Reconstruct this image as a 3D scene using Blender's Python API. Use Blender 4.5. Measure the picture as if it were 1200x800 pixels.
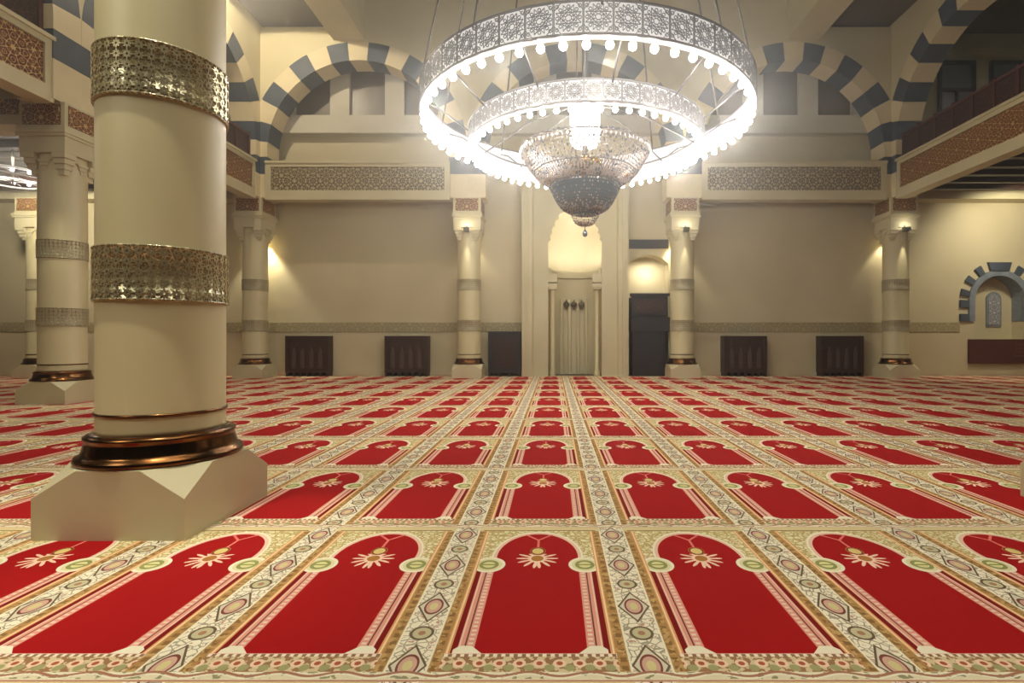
import bpy, bmesh, math, random
from mathutils import Vector, Matrix
random.seed(7)
PI = math.pi
S = bpy.context.scene
COL = S.collection
for o in list(bpy.data.objects):
    bpy.data.objects.remove(o)

# ------------------------------------------------------------------ camera
cam_d = bpy.data.cameras.new('camera')
cam_d.sensor_width = 36.0
cam_d.lens = 620.0 / 1200.0 * 36.0
cam_d.shift_x = -49.0 / 1200.0
cam_d.shift_y = -3.0 / 1200.0
cam_d.clip_start = 0.05
cam = bpy.data.objects.new('camera', cam_d)
cam.location = (0, 0, 1.0)
cam.rotation_euler = (PI / 2, 0, 0)
COL.objects.link(cam)
S.camera = cam

# ------------------------------------------------------------------ world, exposure, large fill lights
w = bpy.data.worlds.new('world')
S.world = w
w.use_nodes = True
w.node_tree.nodes['Background'].inputs[0].default_value = (1.0, 0.93, 0.78, 1)
w.node_tree.nodes['Background'].inputs[1].default_value = 0.20
hv = w.node_tree.nodes.new('ShaderNodeVolumeScatter')   # haze added to spread a glow around the chandelier bulbs
hv.inputs['Density'].default_value = .020
hv.inputs['Anisotropy'].default_value = .86
w.node_tree.links.new(hv.outputs[0], w.node_tree.nodes['World Output'].inputs['Volume'])
S.view_settings.view_transform = 'Standard'
S.view_settings.look = 'None'
S.view_settings.exposure = 0.0
S.view_settings.gamma = 1.0
S.view_settings.use_curve_mapping = False

AX = 0.57            # axis of the nave
XL, XR = -7.82, 8.95  # side arcades
YB = 13.86           # back arcade
YW = 14.42           # back wall face
CHX, CHY = 0.53, 9.0  # chandelier


def lamp(name, kind, loc, energy, color=(1, .86, .62), target=None, size=.1, angle=60, blend=.5, sy=None):
    d = bpy.data.lights.new(name, kind)
    d.energy = energy
    d.color = color
    if kind == 'SPOT':
        d.spot_size = math.radians(angle)
        d.spot_blend = blend
        d.shadow_soft_size = size
    elif kind == 'POINT':
        d.shadow_soft_size = size
    elif kind == 'AREA':
        d.size = size
        if sy:
            d.shape = 'RECTANGLE'
            d.size_y = sy
    o = bpy.data.objects.new(name, d)
    o.location = loc
    if target is not None:
        o.rotation_euler = (Vector(target) - Vector(loc)).to_track_quat('-Z', 'Y').to_euler()
    COL.objects.link(o)
    return o


# unseen area lights added as fill, standing in for other hall lamps
lamp('hall_fill', 'AREA', (0.5, 0.3, 8.6), 320, (1, .95, .77), (0.5, 0.3, 0), 5.0)
lamp('hall_fill', 'AREA', (-7.0, -1.5, 7.5), 255, (1, .95, .76), (-5.5, 3.0, 0), 2.5)
# downlights on the near columns, above the frame
lamp('column_downlight', 'SPOT', (-2.35, 2.1, 6.6), 900, (1, .93, .72), (-2.50, 2.5, 0), .08, 36, 1.0)
lamp('column_downlight', 'SPOT', (-7.3, 7.7, 4.05), 120, (1, .93, .72), (-7.5, 8.0, 0), .05, 50, 1.0)
lamp('nave_fill', 'AREA', (AX, 6.2, 11.5), 120, (1, .92, .76), (AX, 9.5, 0), 4.0)  # unseen area light added to fill the nave from above
for sx in (-11.0, 12.2):
    for yy in (5.8, 11.2):
        lamp('aisle_fill', 'AREA', (sx, yy, 4.78), 45, (1, .88, .66), (sx, yy, 0), 1.2)  # area fill added under the galleries, no fixture
    lamp('gallery_fill', 'AREA', (sx, 11.0, 8.6), 26, (1, .92, .78), (sx, 11.0, 0), 1.2)  # area fill added over the galleries, no fixture

# ------------------------------------------------------------------ node expression helper


class G:
    """small expression compiler: python arithmetic -> math nodes"""

    def __init__(self, m):
        self.t = m.node_tree

    def n(self, op, *a):
        nd = self.t.nodes.new('ShaderNodeMath')
        nd.operation = op
        for i, x in enumerate(a):
            if isinstance(x, E):
                self.t.links.new(x.s, nd.inputs[i])
            else:
                nd.inputs[i].default_value = float(x)
        return E(self, nd.outputs[0])

    def mix(self, f, a, b):
        nd = self.t.nodes.new('ShaderNodeMix')
        nd.data_type = 'RGBA'
        for i, x in ((0, f), (6, a), (7, b)):
            if isinstance(x, E):
                self.t.links.new(x.s, nd.inputs[i])
            elif isinstance(x, (int, float)):
                nd.inputs[i].default_value = x
            else:
                nd.inputs[i].default_value = (*x, 1)
        return E(self, nd.outputs[2])


class E:
    def __init__(self, g, s):
        self.g = g
        self.s = s

    def __add__(self, o): return self.g.n('ADD', self, o)
    def __radd__(self, o): return self.g.n('ADD', o, self)
    def __sub__(self, o): return self.g.n('SUBTRACT', self, o)
    def __rsub__(self, o): return self.g.n('SUBTRACT', o, self)
    def __mul__(self, o): return self.g.n('MULTIPLY', self, o)
    def __rmul__(self, o): return self.g.n('MULTIPLY', o, self)
    def __truediv__(self, o): return self.g.n('DIVIDE', self, o)
    def __lt__(self, o): return self.g.n('LESS_THAN', self, o)
    def __gt__(self, o): return self.g.n('GREATER_THAN', self, o)
    def __and__(self, o): return self.g.n('MULTIPLY', self, o)
    def __or__(self, o): return self.g.n('MAXIMUM', self, o)
    def abs(self): return self.g.n('ABSOLUTE', self)
    def mod(self, p): return self.g.n('FLOORED_MODULO', self, p)
    def sin(self): return self.g.n('SINE', self)
    def cos(self): return self.g.n('COSINE', self)
    def sq(self): return self.g.n('MULTIPLY', self, self)
    def sqrt(self): return self.g.n('SQRT', self)
    def inv(self): return self.g.n('SUBTRACT', 1.0, self)


def lin(r, g, b):
    f = lambda c: (c / 255 / 12.92) if c <= 10 else ((c / 255 + .055) / 1.055) ** 2.4
    return (f(r), f(g), f(b))


def mat(name, col, rough=.6, metal=0.0, emit=None, es=1.0):
    m = bpy.data.materials.new(name)
    m.use_nodes = True
    b = m.node_tree.nodes['Principled BSDF']
    b.inputs['Base Color'].default_value = (*col, 1)
    b.inputs['Roughness'].default_value = rough
    b.inputs['Metallic'].default_value = metal
    if emit:
        b.inputs['Emission Color'].default_value = (*emit, 1)
        b.inputs['Emission Strength'].default_value = es
    return m


def noisy(name, col, col2, rough=.6, scale=4.0, metal=0, bump=.1, detail=4, bscale=None, stretch=None):
    m = mat(name, col, rough, metal)
    t = m.node_tree
    b = t.nodes['Principled BSDF']
    tc = t.nodes.new('ShaderNodeTexCoord')
    nz = t.nodes.new('ShaderNodeTexNoise')
    nz.inputs['Scale'].default_value = scale
    nz.inputs['Detail'].default_value = detail
    src = tc.outputs['Object']
    if stretch:
        mp = t.nodes.new('ShaderNodeMapping')
        mp.inputs['Scale'].default_value = stretch
        t.links.new(src, mp.inputs[0])
        src = mp.outputs[0]
    t.links.new(src, nz.inputs['Vector'])
    rp = t.nodes.new('ShaderNodeValToRGB')
    rp.color_ramp.elements[0].position = .35
    rp.color_ramp.elements[1].position = .68
    rp.color_ramp.elements[0].color = (*col, 1)
    rp.color_ramp.elements[1].color = (*col2, 1)
    t.links.new(nz.outputs[0], rp.inputs[0])
    t.links.new(rp.outputs[0], b.inputs['Base Color'])
    if bump:
        n2 = t.nodes.new('ShaderNodeTexNoise')
        n2.inputs['Scale'].default_value = bscale or scale * 12
        t.links.new(src, n2.inputs['Vector'])
        bp = t.nodes.new('ShaderNodeBump')
        bp.inputs['Strength'].default_value = bump
        bp.inputs['Distance'].default_value = .01
        t.links.new(n2.outputs[0], bp.inputs['Height'])
        t.links.new(bp.outputs[0], b.inputs['Normal'])
    return m


STONE = noisy('cream_stone', lin(196, 186, 150), lin(206, 196, 161), .62, .9, bump=.04)
STONE2 = noisy('cream_wall_plaster', lin(194, 182, 148), lin(206, 194, 160), .7, .6, bump=.05, bscale=30)
SHAFT = noisy('polished_column_stone', lin(200, 188, 148), lin(208, 197, 157), .45, .8, bump=.02)
VCREAM = noisy('cream_voussoir', lin(212, 197, 160), lin(222, 208, 172), .6, 2.0, bump=.05)
VDARK = noisy('slate_voussoir', lin(64, 73, 86), lin(80, 89, 102), .55, 2.5, bump=.06)
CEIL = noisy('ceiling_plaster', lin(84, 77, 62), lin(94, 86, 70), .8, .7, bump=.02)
DWOOD = noisy('dark_wood', lin(46, 27, 22), lin(66, 40, 32), .45, 3.0, bump=.1, stretch=(1, 1, 8))
RWOOD = noisy('reddish_wood', lin(74, 38, 34), lin(92, 50, 44), .5, 3.0, bump=.08, stretch=(8, 1, 1))
BLACKW = noisy('near_black_wood', lin(34, 28, 32), lin(46, 38, 42), .5, 4.0, bump=.05)
BRONZE = noisy('dark_bronze', lin(124, 82, 46), lin(64, 48, 32), .22, 5.0, metal=1.0, bump=.05, bscale=20)
SILVER = mat('silver_filigree', lin(200, 190, 155), .3, .65)
GREYM = mat('grey_chandelier_metal', lin(120, 116, 116), .4, .6)
CABLE = mat('dark_cable', lin(95, 88, 78), .5, .3)
BULB = mat('bulb_glass', (1, 1, 1), .3, 0, (1.0, .96, .90), 42.0)
LAMPC = mat('central_lamp_glass', (1, 1, 1), .3, 0, (1.0, .97, .88), 14.0)
GLOWTRAY = mat('added_glow_tray', (.16, .155, .15), .5, 0, (1.0, .95, .88), .05)  # for the added tray, with a little glow of its own
BACKL = mat('lit_frosted_panel', (.4, .4, .4), .5, 0, (1.0, .97, .94), .55)
CRYS = mat('cut_crystal', lin(225, 215, 212), .15, .4)
CRYSD = mat('smoky_crystal', lin(140, 146, 156), .2, .4)
CRYSG = mat('golden_crystal', lin(230, 190, 120), .1, .8)
PANE = noisy('dim_window_glass', lin(92, 82, 68), lin(108, 97, 80), .35, .8, bump=0)
BLPANE = noisy('bluish_window_glass', lin(110, 116, 124), lin(124, 130, 138), .3, .8, bump=0)
BLUES = noisy('blue_grey_stone', lin(110, 120, 132), lin(134, 142, 150), .6, 12.0, bump=.15)
FRAME = noisy('pale_window_frame', lin(190, 184, 166), lin(198, 192, 176), .6, 2, bump=.02)


def girih(name, c_line, c_bg, k=60.0, lo=-0.25, hi=.55, metal_line=0.0, rough=.5, bump=.6, c_spot=None, spot=2.6):
    """eight-fold carved lattice from four crossed waves, UV in metres"""
    m = mat(name, c_bg, rough)
    g = G(m)
    t = m.node_tree
    uv = t.nodes.new('ShaderNodeUVMap')
    sp = t.nodes.new('ShaderNodeSeparateXYZ')
    t.links.new(uv.outputs[0], sp.inputs[0])
    x = E(g, sp.outputs[0])
    y = E(g, sp.outputs[1])
    f = None
    for i in range(4):
        a = i * PI / 4
        c = ((x * (k * math.cos(a))) + (y * (k * math.sin(a)))).cos()
        f = c if f is None else f + c
    line = (f > lo) & (f < hi)
    col = g.mix(line, c_bg, c_line)
    if c_spot:
        col = g.mix(f > spot, col, c_spot)
    b = t.nodes['Principled BSDF']
    t.links.new(col.s, b.inputs['Base Color'])
    if metal_line:
        mm = line * metal_line
        t.links.new(mm.s, b.inputs['Metallic'])
    bp = t.nodes.new('ShaderNodeBump')
    bp.inputs['Strength'].default_value = bump
    bp.inputs['Distance'].default_value = .006
    t.links.new(line.s, bp.inputs['Height'])
    t.links.new(bp.outputs[0], b.inputs['Normal'])
    return m


GIR_BACK = girih('carved_lattice_cream_on_umber', lin(196, 182, 140), lin(84, 66, 46), 66, -.5, 1.0, c_spot=lin(120, 110, 86))
GIR_RED = girih('carved_lattice_gold_on_red_brown', lin(204, 172, 108), lin(98, 40, 24), 76, -.5, .6, c_spot=lin(150, 110, 60))
GIR_BAND = girih('silver_band_relief', lin(205, 196, 160), lin(136, 124, 88), 210, -.5, 1.2, metal_line=.6, rough=.3, bump=.9)
GIR_FRIEZE = girih('olive_wall_frieze', lin(180, 168, 130), lin(150, 138, 104), 60, -.5, 1.0, bump=.3)
GIR_BAND2 = girih('pale_band_relief', lin(196, 186, 152), lin(146, 134, 100), 150, -.5, 1.2, metal_line=.2, rough=.4, bump=.9)
SILVER2 = mat('dull_silver_filigree', lin(196, 186, 156), .4, .35)
GIR_WOOD = girih('pierced_wood_lattice', lin(96, 52, 44), lin(34, 20, 18), 70, -.4, .8)
GIR_WIN = girih('silver_window_lattice', lin(196, 196, 196), lin(116, 120, 128), 80, -.5, 1.0)


# ------------------------------------------------------------------ carpet material
def carpet_material():
    m = mat('prayer_carpet_wool', (.5, .1, .1), .95)
    g = G(m)
    t = m.node_tree
    geo = t.nodes.new('ShaderNodeNewGeometry')
    sp = t.nodes.new('ShaderNodeSeparateXYZ')
    t.links.new(geo.outputs['Position'], sp.inputs[0])
    X = E(g, sp.outputs[0])
    Y = E(g, sp.outputs[1])
    W, P = .747, 1.26
    us = ((X + (.075 + W / 2)).mod(W)) - W / 2
    u = us.abs()
    v = (Y - 1.55 + P * 4).mod(P)
    # textures
    def noise(sc, det=2):
        nd = t.nodes.new('ShaderNodeTexNoise')
        nd.inputs['Scale'].default_value = sc
        nd.inputs['Detail'].default_value = det
        t.links.new(geo.outputs['Position'], nd.inputs['Vector'])
        return E(g, nd.outputs[0])
    def voro(sc):
        nd = t.nodes.new('ShaderNodeTexVoronoi')
        nd.feature = 'DISTANCE_TO_EDGE'
        nd.inputs['Scale'].default_value = sc
        t.links.new(geo.outputs['Position'], nd.inputs['Vector'])
        return E(g, nd.outputs[0])
    n_mid = noise(38)
    v_vine = voro(34)
    RED = lin(164, 7, 10)
    DRED = lin(128, 16, 16)
    CREAM = lin(240, 230, 204)
    GREYC = lin(216, 208, 184)
    PINK = lin(226, 156, 138)
    ORANGE = lin(224, 160, 104)
    GOLD = lin(178, 136, 82)
    BROWN = lin(126, 84, 52)
    OLIVE = lin(212, 198, 142)
    GREEN = lin(150, 152, 92)
    UMBER = lin(112, 92, 70)
    # gutter with diamond medallions
    wq = (W / 2 - u)                       # distance from gutter centre
    tp = (Y.mod(.36) - .18)
    d1 = (wq / .056) + (tp.abs() / .105)
    d1s = ((wq / .05).sq() + (tp / .085).sq()).sqrt()
    t2 = ((Y + .18).mod(.36) - .18)
    d2 = ((wq / .036).sq() + (t2 / .038).sq()).sqrt()
    col = g.mix((v_vine < .06), CREAM, lin(170, 160, 138))
    col = g.mix((n_mid > .60) & (v_vine > .12), col, lin(196, 150, 132))
    col = g.mix(d1 < 1.05, col, GREYC)
    col = g.mix((d1 > .93) & (d1 < 1.08), col, UMBER)
    col = g.mix((d1s < .62), col, lin(208, 168, 148))
    col = g.mix(((d1s - .62).abs() < .07), col, lin(130, 70, 60))
    col = g.mix(d1s < .3, col, OLIVE)
    col = g.mix(d2 < 1.0, col, lin(196, 188, 150))
    col = g.mix((d2 - 1.0).abs() < .13, col, UMBER)
    col = g.mix(d2 < .35, col, lin(176, 128, 100))
    # rug body
    body = (u < .312)
    sq1 = ((v * (2 * PI / .045)).sin() > -.15) & ((u - .293).abs() < .010)
    gcol = g.mix(sq1, GOLD, lin(140, 104, 62))
    gcol = g.mix((n_mid > .56), gcol, lin(196, 160, 104))
    col = g.mix(body, col, gcol)
    col = g.mix((u - .311).abs() < .0035, col, CREAM)
    col = g.mix((u < .274), col, ORANGE)
    col = g.mix((u - .2665).abs() < .003, col, lin(240, 214, 172))
    col = g.mix((u < .257), col, DRED)
    # pink pillars
    pil = (u < .237)
    dash = ((v * (2 * PI / .026)).sin() > .1) & ((u - .198).abs() < .008)
    pc = g.mix(dash, PINK, lin(236, 206, 184))
    pc = g.mix((u - .214).abs() < .0028, pc, lin(110, 66, 50))
    pc = g.mix((u - .232).abs() < .003, pc, lin(236, 200, 176))
    col = g.mix(pil, col, pc)
    # pillar feet
    foot = (v < .175) & (u < .25) & (((u - .212).abs() + (v - .135) * .9) < .055)
    # field
    col = g.mix(u < .183, col, RED)
    col = g.mix(foot, col, CREAM)
    # head of the rug: spandrels
    sp_c = g.mix(n_mid > .52, lin(234, 224, 184), OLIVE)
    sp_c = g.mix((v_vine < .09), sp_c, lin(186, 166, 108))
    sp_c = g.mix(noise(60) > .64, sp_c, lin(206, 136, 96))
    ah = (v - .885) / .275
    # pointed horseshoe arch, width shrinks below the widest level
    up = (((u / .186).sq() + ah.sq()).sqrt() + (u * ah).abs() * .0)
    inh = (v > .80) & (u < .258)
    low = (v - .885).abs() / .11
    r_low = ((u / .186).sq() + (low.sq() * .42)).sqrt()
    isup = (v > .885)
    r = isup * up + isup.inv() * r_low
    head = inh
    hc = g.mix(r < 1.13, sp_c, CREAM)
    hc = g.mix(r < 1.08, hc, lin(236, 196, 172))
    hc = g.mix(r < 1.0, hc, RED)
    col = g.mix(head, col, hc)
    # capital lobes
    lob = (((u - .212) / .072).sq() + ((v - .795) / .078).sq()).sqrt()
    hb = (u < .258)
    col = g.mix((lob < 1.0) & hb, col, CREAM)
    col = g.mix((lob < .80) & hb, col, lin(224, 216, 168))
    col = g.mix((lob < .60) & hb & (lob > .38), col, GREEN)
    col = g.mix((lob < .34) & hb, col, lin(222, 214, 150))
    col = g.mix(((v - .795).abs() < .006) & (lob < .5), col, GREEN)
    # hanging lamp motif: chains, bowl, flower
    ch = ((u - (v - 1.08) * .9).abs() < .008) & (v > 1.075) & (v < 1.15)
    ch = ch | ((u < .006) & (v > .985) & (v < 1.085))
    col = g.mix(ch, col, lin(226, 120, 110))
    bowl = ((u / .036).sq() + ((v - .945) / .045).sq()).sqrt()
    fx, fy = u, v - .862
    fr = (fx.sq() + (fy * .92).sq()).sqrt()
    ang = g.n('ARCTAN2', fy, fx)
    star = .066 + ((ang * 13.0).cos()) * .030
    fmask = (fr < star) & (fy < .05)
    col = g.mix(fmask, col, lin(244, 206, 180))
    col = g.mix(fmask & (((ang * 13.0).cos()) < .1) & (fr > .045), col, lin(206, 120, 96))
    col = g.mix(fr < .028, col, lin(176, 120, 60))
    col = g.mix(bowl < 1.0, col, lin(222, 196, 126))
    col = g.mix((bowl - .85).abs() < .12, col, lin(136, 60, 34))
    # top line
    col = g.mix((v > 1.205) & (u < .312), col, lin(218, 202, 152))
    col = g.mix(((v - 1.212).abs() < .005) & (u < .29), col, lin(140, 104, 62))
    # front border
    fb = (v < .133) & (u < .275)
    ux = us.mod(.062) - .031
    ring = (ux.sq() + (v - .082).sq()).sqrt()
    fc = g.mix(n_mid > .5, lin(158, 118, 84), lin(216, 196, 156))
    fc = g.mix((ring < .02), fc, lin(238, 206, 176))
    fc = g.mix((ring < .010), fc, lin(176, 90, 60))
    ux2 = (us + .031).mod(.062) - .031
    ring2 = (ux2.sq() + (v - .06).sq()).sqrt()
    fc = g.mix(ring2 < .016, fc, lin(164, 160, 112))
    teeth = (us.mod(.026) < .013)
    tc_ = g.mix(teeth, lin(240, 226, 196), lin(150, 110, 90))
    fc = g.mix(v > .116, fc, tc_)
    fc = g.mix(v > .130, fc, lin(236, 190, 170))
    col = g.mix(fb, col, fc)
    wav = (us * (2 * PI / .186)).cos() * .010 + .030
    col = g.mix((v < .040), col, lin(226, 214, 182))
    leaf = ((n_mid > .57) & (v < .040))
    col = g.mix(leaf, col, lin(150, 146, 110))
    col = g.mix((v - wav).abs() < .005, col, lin(170, 116, 92))
    col = g.mix(((v - wav).abs() < .013) & ((v - wav).abs() > .009) & (v < .040), col, lin(244, 236, 214))
    col = g.mix((v < .007), col, lin(238, 216, 186))
    col = g.mix((v > 1.254), col, lin(214, 150, 130))
    # pile shading (wool lies in patches) and fibre grain
    big = noise(1.3, 3)
    fib = noise(420, 1)
    k = (big * .22 + .89) * (fib * .24 + .88)
    vm = t.nodes.new('ShaderNodeVectorMath')
    vm.operation = 'SCALE'
    t.links.new(col.s, vm.inputs[0])
    t.links.new(k.s, vm.inputs['Scale'])
    b = t.nodes['Principled BSDF']
    t.links.new(vm.outputs[0], b.inputs['Base Color'])
    b.inputs['Sheen Weight'].default_value = .0
    b.inputs['Sheen Roughness'].default_value = .5
    b.inputs['Specular IOR Level'].default_value = .2
    return m


CARPET = carpet_material()


# ------------------------------------------------------------------ mesh builder
class MB:
    def __init__(self):
        self.v, self.f, self.uv, self.mi = [], [], [], []
        self.sm = []

    def face(self, idx, uvs=None, mi=0, smooth=False):
        self.f.append(tuple(idx))
        self.uv.append(uvs)
        self.mi.append(mi)
        self.sm.append(smooth)

    def box(self, x0, x1, y0, y1, z0, z1, mi=0):
        b = len(self.v)
        for z in (z0, z1):
            for (x, y) in ((x0, y0), (x1, y0), (x1, y1), (x0, y1)):
                self.v.append((x, y, z))
        F = ((0, 3, 2, 1), (4, 5, 6, 7), (0, 1, 5, 4), (1, 2, 6, 5), (2, 3, 7, 6), (3, 0, 4, 7))
        for q, f in enumerate(F):
            ids = [b + i for i in f]
            if q < 2:
                uv = [(self.v[i][0], self.v[i][1]) for i in ids]
            elif q in (2, 4):
                uv = [(self.v[i][0], self.v[i][2]) for i in ids]
            else:
                uv = [(self.v[i][1], self.v[i][2]) for i in ids]
            self.face(ids, uv, mi)
        return self

    def prism(self, poly, y0, y1, mi=0, axis='y'):
        """poly = [(x,z)...] counter-clockwise seen from -y, extruded y0..y1 (axis y) or [(x,y)] over z"""
        b = len(self.v)
        n = len(poly)
        for q in (y0, y1):
            for (a, c) in poly:
                self.v.append((a, q, c) if axis == 'y' else (a, c, q))
        r = list(range(n))
        uvp = list(poly)
        if axis == 'y':
            self.face([b + i for i in r], uvp, mi)
            self.face([b + n + i for i in reversed(r)], list(reversed(uvp)), mi)
            for i in r:
                j = (i + 1) % n
                self.face([b + j, b + i, b + n + i, b + n + j], [(0, 0), (1, 0), (1, 1), (0, 1)], mi)
        else:
            self.face([b + i for i in reversed(r)], list(reversed(uvp)), mi)
            self.face([b + n + i for i in r], uvp, mi)
            for i in r:
                j = (i + 1) % n
                self.face([b + i, b + j, b + n + j, b + n + i], [(0, 0), (1, 0), (1, 1), (0, 1)], mi)
        return self

    def lathe(self, prof, n=48, a0=0.0, a1=2 * PI, c=(0, 0), mi=0, smooth=True, caps=False, flip=False):
        b = len(self.v)
        full = abs(a1 - a0 - 2 * PI) < 1e-6
        m = n if full else n + 1
        for (r, z) in prof:
            for k in range(m):
                a = a0 + (a1 - a0) * k / n
                self.v.append((c[0] + r * math.cos(a), c[1] + r * math.sin(a), z))
        rr = max(p[0] for p in prof)
        for i in range(len(prof) - 1):
            for k in range(n):
                k2 = (k + 1) % m
                ids = [b + i * m + k, b + i * m + k2, b + (i + 1) * m + k2, b + (i + 1) * m + k]
                ua, ub = rr * (a1 - a0) * k / n, rr * (a1 - a0) * (k + 1) / n
                za, zb = prof[i][1], prof[i + 1][1]
                uv = [(ua, za), (ub, za), (ub, zb), (ua, zb)]
                if flip:
                    ids.reverse()
                    uv.reverse()
                self.face(ids, uv, mi, smooth)
        if caps and full:
            self.face([b + k for k in reversed(range(m))], None, mi)
            e = b + (len(prof) - 1) * m
            self.face([e + k for k in range(m)], None, mi)
        return self

    def tube(self, pts, r, n=8, mi=0):
        for a, c in zip(pts[:-1], pts[1:]):
            a, c = Vector(a), Vector(c)
            d = (c - a).normalized()
            u = d.orthogonal().normalized()
            w_ = d.cross(u)
            b = len(self.v)
            for p in (a, c):
                for k in range(n):
                    t = 2 * PI * k / n
                    self.v.append(tuple(p + u * (r * math.cos(t)) + w_ * (r * math.sin(t))))
            for k in range(n):
                k2 = (k + 1) % n
                self.face([b + k, b + k2, b + n + k2, b + n + k], None, mi, True)
            self.face([b + k for k in reversed(range(n))], None, mi)
            self.face([b + n + k for k in range(n)], None, mi)
        return self

    def torus(self, R, r, z, n=96, m=8, mi=0, sz=1.0):
        b = len(self.v)
        for i in range(n):
            a = 2 * PI * i / n
            for j in range(m):
                t = 2 * PI * j / m
                q = R + r * math.cos(t)
                self.v.append((q * math.cos(a), q * math.sin(a), z + r * sz * math.sin(t)))
        for i in range(n):
            for j in range(m):
                i2, j2 = (i + 1) % n, (j + 1) % m
                self.face([b + i * m + j, b + i2 * m + j, b + i2 * m + j2, b + i * m + j2], None, mi, True)
        return self

    def octa(self, c, r, h, mi=0):
        b = len(self.v)
        x, y, z = c
        self.v += [(x, y, z + h), (x + r, y, z), (x, y + r, z), (x - r, y, z), (x, y - r, z), (x, y, z - h)]
        for (i, j) in ((1, 2), (2, 3), (3, 4), (4, 1)):
            self.face([b, b + i, b + j], None, mi)
            self.face([b + 5, b + j, b + i], None, mi)
        return self

    def strip(self, a, c, wdt, y0, y1, mi=0):
        """ridge in XZ plane from a to c"""
        dx, dz = c[0] - a[0], c[1] - a[1]
        l = math.hypot(dx, dz)
        nx, nz = -dz / l * wdt / 2, dx / l * wdt / 2
        return self.prism([(a[0] - nx, a[1] - nz), (c[0] - nx, c[1] - nz), (c[0] + nx, c[1] + nz), (a[0] + nx, a[1] + nz)], y0, y1, mi)

    def mesh(self, name, mats):
        me = bpy.data.meshes.new(name)
        me.from_pydata(self.v, [], self.f)
        ul = me.uv_layers.new(name='UVMap')
        li = 0
        flat = [0.0] * (2 * len(me.loops))
        for fi, f in enumerate(self.f):
            uv = self.uv[fi]
            for k in range(len(f)):
                if uv:
                    flat[2 * li] = uv[k][0]
                    flat[2 * li + 1] = uv[k][1]
                li += 1
        ul.data.foreach_set('uv', flat)
        if not isinstance(mats, (list, tuple)):
            mats = [mats]
        for m in mats:
            me.materials.append(m)
        me.polygons.foreach_set('material_index', self.mi)
        me.polygons.foreach_set('use_smooth', self.sm)
        me.update()
        return me


def link(name, me, parent=None, loc=(0, 0, 0), rz=0.0, kind=None, label=None, cat=None, group=None, rot=None):
    o = bpy.data.objects.new(name, me)
    COL.objects.link(o)
    o.location = loc
    o.rotation_euler = rot or (0, 0, rz)
    if parent:
        o.parent = parent
    if kind:
        o['kind'] = kind
    if label:
        o['label'] = label
    if cat:
        o['category'] = cat
    if group:
        o['group'] = group
    return o


def empty(name, loc=(0, 0, 0), rz=0.0, label=None, cat=None, group=None, kind=None):
    return link(name, None, None, loc, rz, kind, label, cat, group)


def struct(name, mb, m, label=None, loc=(0, 0, 0), rz=0.0):
    return link(name, mb.mesh(name, m), None, loc, rz, 'structure', label, 'wall' if name.startswith('wall') else name.split('_')[0])


def arc(cx, cz, r, a0, a1, n):
    return [(cx + r * math.cos(a0 + (a1 - a0) * k / n), cz + r * math.sin(a0 + (a1 - a0) * k / n)) for k in range(n + 1)]


# ------------------------------------------------------------------ setting: floor, walls, ceilings
X0, X1 = -19.5, 20.2
fl = MB().box(X0, X1, -3.0, YW + 1.0, -.30, -.012)
struct('floor', fl, mat('floor_screed', lin(120, 110, 90), .9), 'plain floor slab below the carpet')

carpet = empty('carpet', (0, 0, 0), 0, 'wall-to-wall carpet of red prayer niches with cream borders', 'carpet')
for k in range(-2, 11):
    y0 = 1.55 + 1.26 * k
    y1 = min(y0 + 1.26, YW)
    mb = MB().box(X0, X1, y0 + .0015, y1 - .0015, -.012, 0)
    link('carpet_row', mb.mesh('carpet_row', CARPET), carpet)

# back wall with openings for mihrab, pulpit recess and the aisle niche
WT = YW + .55
bw = MB()
TOP = 12.2
bw.box(X0, AX - .74, YW, WT, 0, 5.3)
bw.box(AX + .74, 2.02, YW, WT, 0, 5.3)
bw.prism([(2.02, 3.05)] + list(reversed(arc(2.57, 2.55, math.hypot(.55, .50), math.atan2(.50, .55), PI - math.atan2(.50, .55), 14)))[1:-1] + [(3.12, 3.05), (3.12, 5.3), (2.02, 5.3)], YW, WT)
bw.box(3.12, 11.45, YW, WT, 0, 5.3)
NCX, NCZ, NR = 12.12, 2.05, .67
bw.box(11.45, 12.79, YW, WT, 0, 1.0)
bw.prism([(11.45, NCZ)] + list(reversed(arc(NCX, NCZ, NR, 0, PI, 20)))[1:-1] + [(12.79, NCZ), (12.79, 5.3), (11.45, 5.3)], YW, WT)
bw.box(12.79, X1, YW, WT, 0, 5.3)
bw.box(X0, X1, YW, WT, 5.3, TOP)
bw.box(11.45, 12.79, YW + .36, WT + .02, 1.0, 3.0)
bw.box(2.02, 3.12, YW + .50, WT + .02, 0, 3.4)
wall_back = struct('wall_back', bw, STONE2, 'cream plastered wall at the far end of the hall')
struct('wall_left', MB().box(X0 - .3, X0, -3, WT, 0, 9.2), STONE2, 'cream outer wall of the left aisle')
struct('wall_right', MB().box(X1, X1 + .3, -3, WT, 0, 9.2), STONE2, 'cream outer wall of the right aisle')

# frieze along the back wall
fz = empty('trim_1', (0, 0, 0), kind='structure', label='narrow carved olive frieze band along the lower back wall', cat='trim')
for i, (a, b) in enumerate(((X0, -.86), (3.30, 11.05), (13.19, X1))):
    link('frieze_strip', MB().box(a, b, YW - .02, YW, 1.19, 1.45).mesh('frieze_strip', GIR_FRIEZE), fz)

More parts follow.
